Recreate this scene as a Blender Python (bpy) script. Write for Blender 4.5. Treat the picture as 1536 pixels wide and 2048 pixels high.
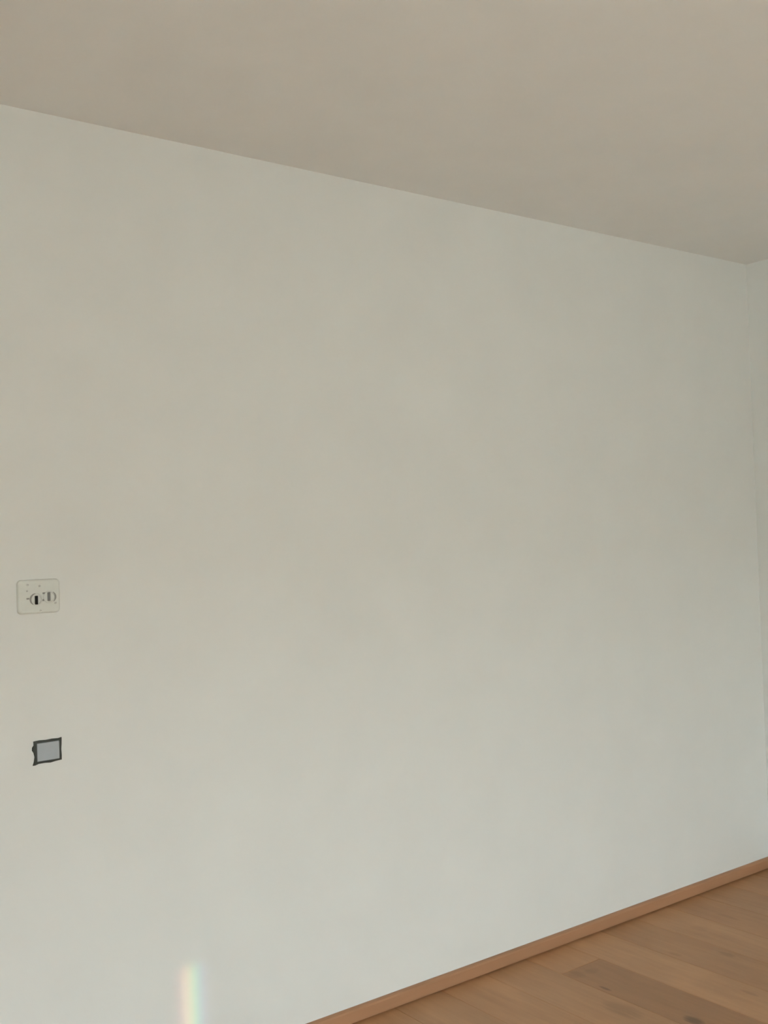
import bpy, bmesh, math, random
from mathutils import Vector, Matrix

sc = bpy.context.scene
for o in list(bpy.data.objects):
    bpy.data.objects.remove(o, do_unlink=True)
COL = sc.collection

# ------------------------------------------------------------------ camera
RX = Vector((0.79602552, -0.60436003, -0.03305026))      # camera right in world axes
DN = Vector((-0.01335232, 0.03705708, -0.99922394))      # camera down
FW = Vector((0.60511576, 0.79584906, 0.02142878))        # view direction
cam = bpy.data.cameras.new('camera')
cam.sensor_fit = 'VERTICAL'
cam.sensor_height = 24.0
cam.lens = 24.0 * 2130.0 / 2048.0
cam.clip_start = 0.05
camo = bpy.data.objects.new('camera', cam)
COL.objects.link(camo)
m = Matrix((( RX.x, -DN.x, -FW.x), (RX.y, -DN.y, -FW.y), (RX.z, -DN.z, -FW.z))).to_4x4()
m.translation = Vector((-3.91109, -2.58947, 1.42193))
camo.matrix_world = m
sc.camera = camo

# ------------------------------------------------------------------ colour management
sc.view_settings.view_transform = 'Standard'
sc.view_settings.look = 'None'
sc.view_settings.gamma = 1.0
sc.view_settings.use_curve_mapping = False
sc.view_settings.exposure = 0.04
sc.cycles.max_bounces = 16
sc.cycles.diffuse_bounces = 10
sc.cycles.use_denoising = True

# room extents: back wall y = 0, right wall x = 0
XL, YF, H = -5.6, -5.2, 2.5
NB = 6.8                                                 # height of the added block that hides the low sky
# unseen glazed openings, placed and sized for the light they let in: F in the wall behind the camera (x0, x1, z0, z1), L in the left wall (y0, y1, z0, z1)
WIN = [('F', -4.1, -1.9, 0.04, 1.02), ('L', -4.6, -2.8, 0.06, 2.16), ('L', -1.75, -1.35, 0.06, 2.16)]

# ------------------------------------------------------------------ sky
SKY = 23.6
world = bpy.data.worlds.new('overcast_sky')
sc.world = world
world.use_nodes = True
wn = world.node_tree.nodes
wn['Background'].inputs['Color'].default_value = (0.868, 0.98, 0.985, 1)
wn['Background'].inputs['Strength'].default_value = SKY

for (side, a0, a1, z0, z1) in WIN:                        # portals guide the sky light through the openings
    L = bpy.data.lights.new('window_daylight', 'AREA')
    L.shape = 'RECTANGLE'; L.size = a1 - a0; L.size_y = z1 - z0
    L.cycles.is_portal = True
    lo = bpy.data.objects.new('window_daylight', L)
    COL.objects.link(lo)
    if side == 'F':
        lo.location = ((a0 + a1) / 2, YF - 0.02, (z0 + z1) / 2)
        lo.rotation_euler = (math.radians(90), 0, 0)          # -Z local points to +Y
    else:
        lo.location = (XL - 0.02, (a0 + a1) / 2, (z0 + z1) / 2)
        lo.rotation_euler = (math.radians(90), 0, math.radians(-90))   # -Z local points to +X

# midday sun: falls on the terrace and on a strip of floor just inside the glazed doors
sun = bpy.data.lights.new('sun', 'SUN')
sun.energy = 62.0
sun.angle = math.radians(0.53)
sun.color = (0.93, 0.955, 0.90)
suno = bpy.data.objects.new('sun', sun)
COL.objects.link(suno)
suno.location = (-3.0, YF - 6, 8)
suno.rotation_euler = Vector((0.7, 0.1, -1.0)).to_track_quat('-Z', 'Y').to_euler()

# unseen spot lamp added behind the camera, colours a small spectrum on the wall
PC = Vector((-2.634, 0.0, 0.155))
SP = Vector((-3.6, YF + 0.25, 1.55))
S = bpy.data.lights.new('spectrum_beam', 'SPOT')
S.energy = 520.0
S.spot_size = math.radians(9); S.spot_blend = 0.0
S.shadow_soft_size = 0.002
S.use_nodes = True
nt = S.node_tree; N = nt.nodes; K = nt.links
em = N['Emission']
tc = N.new('ShaderNodeTexCoord')
sp = N.new('ShaderNodeSeparateXYZ'); K.new(tc.outputs['Normal'], sp.inputs[0])
def mth(op, a, b=None, c=None, clamp=False):
    n = N.new('ShaderNodeMath'); n.operation = op; n.use_clamp = clamp
    for i, v in enumerate((a, b, c)):
        if v is None: continue
        if isinstance(v, (int, float)): n.inputs[i].default_value = v
        else: K.new(v, n.inputs[i])
    return n.outputs[0]
dist = (PC - SP).length
az = mth('ABSOLUTE', sp.outputs[2])
u = mth('MULTIPLY', mth('DIVIDE', sp.outputs[0], az), dist)    # metres across at the wall
v = mth('MULTIPLY', mth('DIVIDE', sp.outputs[1], az), dist)    # metres up at the wall
ramp = N.new('ShaderNodeValToRGB')
cr = ramp.color_ramp; cr.interpolation = 'EASE'
stops = [(0.0, (0, 0, 0)), (0.2, (.30, .10, .10)), (0.36, (.75, .40, .20)), (0.50, (.62, .66, .20)),
         (0.62, (.12, .60, .28)), (0.74, (.0, .33, .36)), (0.87, (.08, .08, .28)), (1.0, (0, 0, 0))]
while len(cr.elements) < len(stops): cr.elements.new(0.5)
for e, (p, c) in zip(cr.elements, stops): e.position = p; e.color = (*c, 1)
K.new(mth('ADD', mth('MULTIPLY', u, 1 / 0.105), 0.5, clamp=True), ramp.inputs[0])
K.new(ramp.outputs[0], em.inputs['Color'])
top = mth('SUBTRACT', 1.0, mth('MULTIPLY', mth('SUBTRACT', v, 0.125), 1 / 0.035, clamp=True))
bot = mth('MULTIPLY', mth('ADD', v, 0.10), 1 / 0.05, clamp=True)
K.new(mth('MULTIPLY', top, bot), em.inputs['Strength'])
so = bpy.data.objects.new('spectrum_beam', S)
COL.objects.link(so)
so.location = SP
so.rotation_euler = (PC - SP).to_track_quat('-Z', 'Y').to_euler()

# ------------------------------------------------------------------ materials
def new_mat(name):
    mt = bpy.data.materials.new(name); mt.use_nodes = True
    return mt, mt.node_tree.nodes, mt.node_tree.links, mt.node_tree.nodes['Principled BSDF']

def paint(name, col, rough=0.75, bump=0.15, scale=260.0, var=0.015):
    mt, n, l, p = new_mat(name)
    g = n.new('ShaderNodeNewGeometry')
    t = n.new('ShaderNodeTexNoise'); t.inputs['Scale'].default_value = scale; t.inputs['Detail'].default_value = 4
    l.new(g.outputs['Position'], t.inputs['Vector'])
    b = n.new('ShaderNodeBump'); b.inputs['Strength'].default_value = bump; b.inputs['Distance'].default_value = 0.0006
    l.new(t.outputs['Fac'], b.inputs['Height']); l.new(b.outputs[0], p.inputs['Normal'])
    t2 = n.new('ShaderNodeTexNoise'); t2.inputs['Scale'].default_value = 5.0; t2.inputs['Detail'].default_value = 3
    l.new(g.outputs['Position'], t2.inputs['Vector'])
    r = n.new('ShaderNodeValToRGB'); r.color_ramp.elements[0].position = .3; r.color_ramp.elements[1].position = .7
    r.color_ramp.elements[0].color = (*[c * (1 - var) for c in col], 1)
    r.color_ramp.elements[1].color = (*[min(1, c * (1 + var)) for c in col], 1)
    l.new(t2.outputs['Fac'], r.inputs[0]); l.new(r.outputs[0], p.inputs['Base Color'])
    p.inputs['Roughness'].default_value = rough
    p.inputs['Specular IOR Level'].default_value = 0.25
    return mt

def plain(name, col, rough=0.5, metal=0.0, spec=0.4):
    mt, n, l, p = new_mat(name)
    t = n.new('ShaderNodeTexNoise'); t.inputs['Scale'].default_value = 60
    r = n.new('ShaderNodeValToRGB')
    r.color_ramp.elements[0].color = (*[c * .95 for c in col], 1)
    r.color_ramp.elements[1].color = (*[min(1, c * 1.05) for c in col], 1)
    g = n.new('ShaderNodeNewGeometry'); l.new(g.outputs['Position'], t.inputs['Vector'])
    l.new(t.outputs['Fac'], r.inputs[0]); l.new(r.outputs[0], p.inputs['Base Color'])
    p.inputs['Roughness'].default_value = rough; p.inputs['Metallic'].default_value = metal
    p.inputs['Specular IOR Level'].default_value = spec
    return mt

def wood(name, base, rough=0.42, along='Y', knots=(), contrast=0.15):
    """Oiled oak: fine grain along one axis, broad tone drift, knots (x, y, half length, half width, depth)."""
    mt, n, l, p = new_mat(name)
    g = n.new('ShaderNodeNewGeometry'); oi = n.new('ShaderNodeObjectInfo')
    off = n.new('ShaderNodeVectorMath'); off.operation = 'SCALE'; off.inputs[0].default_value = (7.3, 3.1, 5.7)
    l.new(oi.outputs['Random'], off.inputs['Scale'])
    add = n.new('ShaderNodeVectorMath'); add.operation = 'ADD'
    l.new(g.outputs['Position'], add.inputs[0]); l.new(off.outputs[0], add.inputs[1])
    def noise(scale, vec, detail=4):
        mp = n.new('ShaderNodeMapping'); mp.inputs['Scale'].default_value = vec
        l.new(add.outputs[0], mp.inputs[0])
        t = n.new('ShaderNodeTexNoise'); t.inputs['Scale'].default_value = scale; t.inputs['Detail'].default_value = detail
        t.inputs['Distortion'].default_value = 0.4
        l.new(mp.outputs[0], t.inputs['Vector']); return t.outputs['Fac']
    s = (1, .09, 1) if along == 'Y' else (.09, 1, 1)
    s2 = (1, .3, 1) if along == 'Y' else (.3, 1, 1)
    fine, broad = noise(60, s), noise(8, s2, 3)
    def mm(op, a, b, clamp=False):
        q = n.new('ShaderNodeMath'); q.operation = op; q.use_clamp = clamp
        for i, x in enumerate((a, b)):
            if isinstance(x, (int, float)): q.inputs[i].default_value = x
            else: l.new(x, q.inputs[i])
        return q.outputs[0]
    f = mm('ADD', mm('MULTIPLY', mm('SUBTRACT', fine, .5), contrast * 1.6), mm('MULTIPLY', mm('SUBTRACT', broad, .5), contrast * 3.2))
    f = mm('ADD', f, 1.0)
    if knots:
        sx = n.new('ShaderNodeSeparateXYZ'); l.new(g.outputs['Position'], sx.inputs[0])
        for (kx, ky, hl, hw, dp) in knots:
            a = mm('DIVIDE', mm('SUBTRACT', sx.outputs[0], kx), hw)
            b = mm('DIVIDE', mm('SUBTRACT', sx.outputs[1], ky), hl)
            d = mm('ADD', mm('MULTIPLY', a, a), mm('MULTIPLY', b, b))
            d = mm('ADD', d, mm('MULTIPLY', mm('SUBTRACT', fine, .5), 1.5))
            k = mm('SUBTRACT', 1.3, d, clamp=True)
            f = mm('MULTIPLY', f, mm('SUBTRACT', 1.0, mm('MULTIPLY', k, dp)))
    mul = n.new('ShaderNodeVectorMath'); mul.operation = 'SCALE'
    tint = n.new('ShaderNodeVectorMath'); tint.operation = 'MULTIPLY'
    tint.inputs[1].default_value = base
    l.new(oi.outputs['Color'], tint.inputs[0])
    l.new(tint.outputs[0], mul.inputs[0]); l.new(f, mul.inputs['Scale'])
    l.new(mul.outputs[0], p.inputs['Base Color'])
    b = n.new('ShaderNodeBump'); b.inputs['Strength'].default_value = .12; b.inputs['Distance'].default_value = .0005
    l.new(fine, b.inputs['Height']); l.new(b.outputs[0], p.inputs['Normal'])
    p.inputs['Roughness'].default_value = rough
    p.inputs['Specular IOR Level'].default_value = 0.3
    return mt

M_block = paint('grey_block', (.30, .30, .29), .9, .4, 40, .05)  # grey of the added block that screens the sky
WALLC = (0.72, 0.735, 0.725)
M_wall = paint('white_wall_paint', WALLC)
M_ceil = paint('white_ceiling_paint', (0.76, 0.765, 0.755))
M_slab = plain('screed', (.35, .33, .30), .9)
OAK = (0.455, 0.255, 0.132)
M_oak = wood('oiled_oak', OAK)
M_oak_knots = wood('oiled_oak_knotty', OAK, knots=(
    (-1.397, -.330, .026, .0075, .38), (-1.372, -.640, .035, .022, .5), (-1.47, -.46, .07, .035, .16),
    (-1.385, -.20, .03, .03, .12), (-1.33, -.215, .02, .03, .12),
    (-1.023, -.305, .03, .012, .16), (-1.10, -.64, .03, .010, .15), (-.90, -.42, .03, .014, .16),
    (-.61, -.22, .05, .012, .12), (-.78, -.22, .035, .02, .10)))
M_base = wood('oak_skirting', (0.405, 0.218, 0.122), along='X', contrast=.08)
M_plate = plain('white_plastic_plate', (.645, .665, .63), .35)
M_insert = plain('white_plastic_insert', (.62, .635, .61), .4)
M_groove = plain('grey_recess', (.27, .27, .255), .6)
M_dark = plain('black_slot', (.02, .02, .018), .8, spec=.1)
M_greyslot = plain('grey_slot', (.19, .19, .185), .7, spec=.2)
M_box = plain('dark_surround', (.055, .06, .055), .7, spec=.2)  # near-black rim round the blank plate
M_blank = plain('blue_grey_plate', (.375, .41, .445), .4)
M_frame = plain('white_window_frame', (.78, .78, .76), .35)
M_terrace = paint('terrace_concrete', (.33, .32, .30), .9, .4, 80, .08)
mt, n, l, p = new_mat('window_glass')
tr = n.new('ShaderNodeBsdfTransparent'); gl = n.new('ShaderNodeBsdfGlossy'); gl.inputs['Roughness'].default_value = 0.0
lw = n.new('ShaderNodeFresnel'); lw.inputs[0].default_value = 1.35
mx = n.new('ShaderNodeMixShader'); l.new(lw.outputs[0], mx.inputs[0]); l.new(tr.outputs[0], mx.inputs[1]); l.new(gl.outputs[0], mx.inputs[2])
l.new(mx.outputs[0], n['Material Output'].inputs['Surface'])
M_glass = mt

# ------------------------------------------------------------------ mesh helpers
def obj(name, bm, mat, parent=None, loc=None, smooth=False):
    me = bpy.data.meshes.new(name)
    bmesh.ops.recalc_face_normals(bm, faces=bm.faces)
    bm.to_mesh(me); bm.free()
    if smooth:
        for f in me.polygons: f.use_smooth = True
    me.materials.append(mat)
    o = bpy.data.objects.new(name, me); COL.objects.link(o)
    if parent: o.parent = parent
    if loc is not None: o.location = loc
    return o

def add_box(bm, a, b):
    x0, y0, z0 = a; x1, y1, z1 = b
    V = [bm.verts.new(q) for q in ((x0,y0,z0),(x1,y0,z0),(x1,y1,z0),(x0,y1,z0),(x0,y0,z1),(x1,y0,z1),(x1,y1,z1),(x0,y1,z1))]
    for f in ((0,3,2,1),(4,5,6,7),(0,1,5,4),(1,2,6,5),(2,3,7,6),(3,0,4,7)): bm.faces.new([V[i] for i in f])

def struct(name, boxes, mat, parent=None):
    bm = bmesh.new()
    for a, b in boxes: add_box(bm, a, b)
    o = obj(name, bm, mat, parent)
    if parent is None: o['kind'] = 'structure'
    return o

def bevel(bm, w, seg=2):
    bmesh.ops.bevel(bm, geom=list(bm.edges), offset=w, segments=seg, profile=.5, affect='EDGES')

T = 0.2
# ------------------------------------------------------------------ the shell
struct('wall_back', [((XL - T, 0, -T), (T, T, H + T))], M_wall)
struct('wall_right', [((0, YF, -T), (T, 0, H + T))], M_wall)
def pierced(side, lo_, hi_):
    out, p_ = [], lo_
    def bx(u0, u1, z0, z1):
        return ((u0, YF - T, z0), (u1, YF, z1)) if side == 'F' else ((XL - T, u0, z0), (XL, u1, z1))
    for (sd, a0, a1, z0, z1) in WIN:
        if sd != side: continue
        out += [bx(p_, a0, -T, H + T), bx(a0, a1, -T, z0), bx(a0, a1, z1, H + T)]; p_ = a1
    return out + [bx(p_, hi_, -T, H + T)]
struct('wall_left', pierced('L', YF, 0), M_wall)
struct('wall_front', pierced('F', XL - T, T), M_wall)
struct('ceiling', [((XL, YF, H), (0, 0, H + T))], M_ceil)
floor = struct('floor', [((XL, YF, -T), (0, 0, -0.014))], M_slab)
struct('terrace', [((XL - 14, YF - 14, -0.35), (6, YF - T, -0.15)), ((XL - 14, YF - T, -0.35), (XL - T, 6, -0.15))], M_terrace)

# unseen block added to cut sky light at the left window; sun passes over
struct('sky_block', [((-16, -14, -0.35), (-10.6, -2.9, NB))], M_block)

# the glazed openings, shaped to suit the light, beside and behind the camera
for wi, (side, a0, a1, z0, z1) in enumerate(WIN):
    win = bpy.data.objects.new('window_%d' % (wi + 1), None); COL.objects.link(win)
    win.location = ((a0 + a1) / 2, YF - T, z0) if side == 'F' else (XL - T, (a0 + a1) / 2, z0)
    win.rotation_euler = (0, 0, 0) if side == 'F' else (0, 0, math.radians(-90))
    win['kind'] = 'structure'
    w, h = a1 - a0, z1 - z0
    def wpart(name, boxes, mat):
        bm = bmesh.new()
        for a, b in boxes: add_box(bm, a, b)
        return obj(name, bm, mat, win)
    wpart('window_frame', [((-w/2, .05, 0), (-w/2+.06, .12, h)), ((w/2-.06, .05, 0), (w/2, .12, h)), ((-w/2+.06, .05, 0), (w/2-.06, .12, .06)),
                           ((-w/2+.06, .05, h-.06), (w/2-.06, .12, h)), ((-.04, .05, .06), (.04, .12, h-.06))], M_frame)
    wpart('pane', [((-w/2+.06, .08, .06), (-.04, .084, h-.06))], M_glass)
    wpart('pane', [((.04, .08, .06), (w/2-.06, .084, h-.06))], M_glass)

# skirting boards: (distance from wall, height) profile with a rounded top edge and a shadow groove at the floor
PROF = [(0, 0), (.005, 0), (.005, .0060), (.0132, .0072), (.014, .009), (.014, .037), (.0125, .0415), (.009, .0442), (.004, .0450), (0, .0450)]
def skirting(name, p0, p1, inward):
    bm = bmesh.new(); rings = []
    for q in (p0, p1):
        rings.append([bm.verts.new((q[0] + inward[0]*d, q[1] + inward[1]*d, z)) for d, z in PROF])
    k = len(PROF)
    for i in range(k): bm.faces.new((rings[0][i], rings[0][(i+1) % k], rings[1][(i+1) % k], rings[1][i]))
    bm.faces.new(rings[0]); bm.faces.new(rings[1])
    o = obj(name, bm, M_base); o['kind'] = 'structure'; return o
t = .014
skirting('baseboard_back', (XL, 0), (0, 0), (0, -1))
skirting('baseboard_right', (0, -t), (0, YF + t), (-1, 0))
px_ = XL
for (sd, a0, a1, z0, z1) in [q for q in WIN if q[0] == 'F'] + [('F', 0, 0, 0, 0)]:
    skirting('baseboard_front', (px_, YF), (a0, YF), (0, 1)); px_ = a1
px_ = YF + t
for (sd, a0, a1, z0, z1) in [q for q in WIN if q[0] == 'L'] + [('L', -t, 0, 0, 0)]:
    skirting('baseboard_left', (XL, px_), (XL, a0), (1, 0)); px_ = a1

# ------------------------------------------------------------------ oak floor: every board a part of the floor
W = 0.1835; X0 = -1.2350; GAP = .0004
rng = random.Random(11)
# tone of the first two boards of the columns in view (column 0 starts at x = -1.235), and the joint between them
TONE = {-4: (1.02, 1.06), -3: (1.08, 1.05), -2: (1.04, 1.06), -1: (1.04, .82), 0: (1.08, 1.06), 1: (.93, .95), 2: (1.05, 1.03),
        3: (.97, .95), 4: (.93, .96), 5: (.96, .92), 6: (.90, .93)}
JOINT = {-4: -.62, -3: -.95, -2: -1.05, -1: -.168, 0: -1.05, 1: -.83, 2: -.62, 3: -1.15, 4: -.47, 5: -.9, 6: -.3}
def board(xa, xb, ya, yb, tone, hue):
    bm = bmesh.new()
    cx, cy = (xa+xb)/2, (ya+yb)/2
    hx, hy = (xb-xa)/2 - GAP, (yb-ya)/2 - GAP
    c = .0009
    lo = [bm.verts.new((sx*hx, sy*hy, -.014)) for sx, sy in ((-1,-1),(1,-1),(1,1),(-1,1))]
    mi = [bm.verts.new((sx*hx, sy*hy, -c)) for sx, sy in ((-1,-1),(1,-1),(1,1),(-1,1))]
    hi = [bm.verts.new((sx*(hx-c), sy*(hy-c), 0)) for sx, sy in ((-1,-1),(1,-1),(1,1),(-1,1))]
    for r, s in ((lo, mi), (mi, hi)):
        for i in range(4): bm.faces.new((r[i], r[(i+1)%4], s[(i+1)%4], s[i]))
    bm.faces.new(hi); bm.faces.new(lo[::-1])
    vis = -1.9 < cx < -.3 and cy > -1.6
    o = obj('plank', bm, M_oak_knots if vis else M_oak, floor, (cx, cy, 0))
    o.color = (tone * (1 + hue), tone, tone * (1 - hue), 1)
k0 = math.floor((XL - X0) / W); k1 = math.ceil((0 - X0) / W)
for k in range(k0, k1):
    xa, xb = max(XL, X0 + k*W), min(0, X0 + (k+1)*W)
    if xb - xa < .01: continue
    tn = TONE.get(k, (rng.uniform(.9, 1.08), rng.uniform(.9, 1.08)))
    y = 0.0; nxt = JOINT.get(k, -rng.uniform(.25, 1.2)); i = 0
    while y > YF + .01:
        tone = tn[i] if i < 2 else rng.uniform(.88, 1.1)
        board(xa, xb, nxt, y, tone, .035 if (k, i) == (-1, 1) else rng.uniform(-.02, .025))
        y = nxt; nxt = max(YF, y - rng.uniform(1.0, 1.5)); i += 1
        if nxt - YF < .15: nxt = YF

# ------------------------------------------------------------------ double wall socket
def thing(name, label, cat, loc):
    o = bpy.data.objects.new(name, None); COL.objects.link(o)
    o.location = loc; o['label'] = label; o['category'] = cat
    o.empty_display_size = .03
    return o
# local axes: x to the right, z up, the wall surface at y = 0, the room at negative y
def rounded_rect(w, h, r, seg=5):
    pts = []
    for cx, cz, a0 in ((w/2-r, h/2-r, 0), (-w/2+r, h/2-r, 90), (-w/2+r, -h/2+r, 180), (w/2-r, -h/2+r, 270)):
        for i in range(seg+1):
            a = math.radians(a0 + 90*i/seg); pts.append((cx + r*math.cos(a), cz + r*math.sin(a)))
    return pts
def loft(bm, rings, cap0=True, cap1=True):
    R = [[bm.verts.new(q) for q in r] for r in rings]
    k = len(R[0])
    for a, b in zip(R, R[1:]):
        for i in range(k): bm.faces.new((a[i], a[(i+1) % k], b[(i+1) % k], b[i]))
    if cap0: bm.faces.new(R[0][::-1])
    if cap1: bm.faces.new(R[-1])

sock = thing('wall_socket', 'pale double wall socket with a dark slot, upper of the two wall fittings at left', 'socket', (-3.0125, 0, 1.2995))
PW, PH = .104, .083
bm = bmesh.new()
def rr(w, h, r, y): return [(x, y, z) for x, z in rounded_rect(w, h, r)]
loft(bm, [rr(PW, PH, .010, 0), rr(PW, PH, .010, -.005), rr(PW-.003, PH-.003, .009, -.0078), rr(PW-.008, PH-.008, .008, -.009)])
obj('cover_plate', bm, M_plate, sock)
def ring(r, y, cx, cz, n=28): return [(cx + r*math.cos(2*math.pi*i/n), y, cz + r*math.sin(2*math.pi*i/n)) for i in range(n)]
for (cx, cz, slotmat, sw, sh, lab, dx, dz) in ((-.0075, -.0065, M_dark, .0074, .0215, 'dark slot', 0, -.002), (.0250, -.0025, M_greyslot, .0072, .0220, 'grey slot', -.0015, .0015)):
    bm = bmesh.new(); R = .0150
    loft(bm, [ring(R, -.0088, cx, cz), ring(R, -.0112, cx, cz), ring(R-.001, -.0118, cx, cz), ring(R-.0028, -.0118, cx, cz), ring(R-.0034, -.0098, cx, cz)])
    ins = obj('socket_insert', bm, M_insert, sock)
    # dark groove round the well, open at the upper side as the photograph shows it
    bm = bmesh.new(); a0, a1 = (100, 235) if cx < 0 else (-50, 55)
    gi = []; go = []
    for i in range(13):
        a = math.radians(a0 + (a1 - a0) * i / 12)
        w_ = .0016 * math.sin(math.pi * (i + .6) / 13.2) + .0004
        gi.append((cx + (R-w_-.0005)*math.cos(a), cz + (R-w_-.0005)*math.sin(a))); go.append((cx + (R+w_-.0005)*math.cos(a), cz + (R+w_-.0005)*math.sin(a)))
    loop = go + gi[::-1]
    top_ = [bm.verts.new((x, -.0122, z)) for x, z in loop]; bot_ = [bm.verts.new((x, -.0108, z)) for x, z in loop]
    for i in range(12):
        bm.faces.new((top_[i], top_[i+1], top_[24-i], top_[25-i])); bm.faces.new((bot_[i], bot_[25-i], bot_[24-i], bot_[i+1]))
    for i in range(26): bm.faces.new((top_[i], bot_[i], bot_[(i+1) % 26], top_[(i+1) % 26]))
    obj('groove', bm, M_groove, ins)
    bm = bmesh.new()
    add_box(bm, (cx+dx-sw/2, -.0122, cz+dz-sh/2), (cx+dx+sw/2, -.0096, cz+dz+sh/2)); bevel(bm, .0008, 1)
    s = obj('slot', bm, slotmat, ins); s['label'] = lab
def screw(cx, cz, r):
    bm = bmesh.new()
    loft(bm, [ring(r, -.0085, cx, cz, 16), ring(r, -.0100, cx, cz, 16), ring(r*.75, -.0106, cx, cz, 16)])
    s = obj('screw', bm, M_insert, sock)
    bm = bmesh.new(); add_box(bm, (cx-r*.62, -.0108, cz-.0005), (cx+r*.62, -.0100, cz+.0005))
    obj('screw_slot', bm, M_groove, s)
screw(.0015, .0255, .0030); screw(.003, -.0335, .0030); screw(-.0275, .0300, .0030); screw(-.0290, .0150, .0022); screw(.0405, -.0180, .0032)
bm = bmesh.new(); add_box(bm, (.0085, -.0110, .0055), (.0150, -.0085, .0095)); bevel(bm, .0008, 1)
obj('catch', bm, M_groove, sock)
bm = bmesh.new(); add_box(bm, (-.0310, -.0110, -.0055), (-.0245, -.0085, -.0020)); bevel(bm, .0006, 1)
obj('catch', bm, M_groove, sock)
bm = bmesh.new(); add_box(bm, (.0080, -.0106, -.0115), (.0120, -.0085, -.0070)); bevel(bm, .0006, 1)
obj('catch', bm, M_groove, sock)

# ------------------------------------------------------------------ small blank plate in a dark surround
CX, CZ = -2.9985, .9215
blank = thing('blank_plate', 'small square blue-grey blank plate in a rough dark surround, below the pale wall socket', 'cover plate', (CX, 0, CZ))
outer = [(-.0345,.0275),(-.020,.0285),(-.004,.0275),(.012,.0285),(.026,.0275),(.0345,.0290),(.0340,.015),(.0330,0),(.0338,-.014),(.0335,-.0255),
         (.020,-.0265),(.006,-.0285),(-.010,-.0272),(-.024,-.0275),(-.0320,-.0300),(-.0375,-.0300),(-.0345,-.022),(-.0325,-.010),(-.0345,.000),(-.0385,.006),(-.0380,.013),(-.0340,.018)]
inner = [(-.0275,.0220),(-.016,.0222),(-.004,.0222),(.010,.0224),(.021,.0224),(.0285,.0226),(.0286,.012),(.0286,0),(.0286,-.010),(.0284,-.0215),
         (.018,-.0220),(.006,-.0222),(-.006,-.0224),(-.017,-.0224),(-.0250,-.0224),(-.0275,-.0224),(-.0275,-.017),(-.0275,-.009),(-.0275,.000),(-.0275,.005),(-.0275,.010),(-.0275,.016)]
bm = bmesh.new(); k = len(outer)
A = [[bm.verts.new((x, y, z)) for x, z in pts] for pts, y in ((outer, 0), (outer, -.0035), (inner, -.0045), (inner, -.0005))]
for a, b in zip(A, A[1:]):
    for i in range(k): bm.faces.new((a[i], a[(i+1) % k], b[(i+1) % k], b[i]))
for i in range(k): bm.faces.new((A[3][i], A[3][(i+1) % k], A[0][(i+1) % k], A[0][i]))
obj('surround', bm, M_box, blank)
bm = bmesh.new()
loft(bm, [rr(.0555, .0442, .002, 0), rr(.0555, .0442, .002, -.0035), rr(.0530, .0418, .002, -.0046)])
po = obj('cover', bm, M_blank, blank, (.0005, 0, 0))
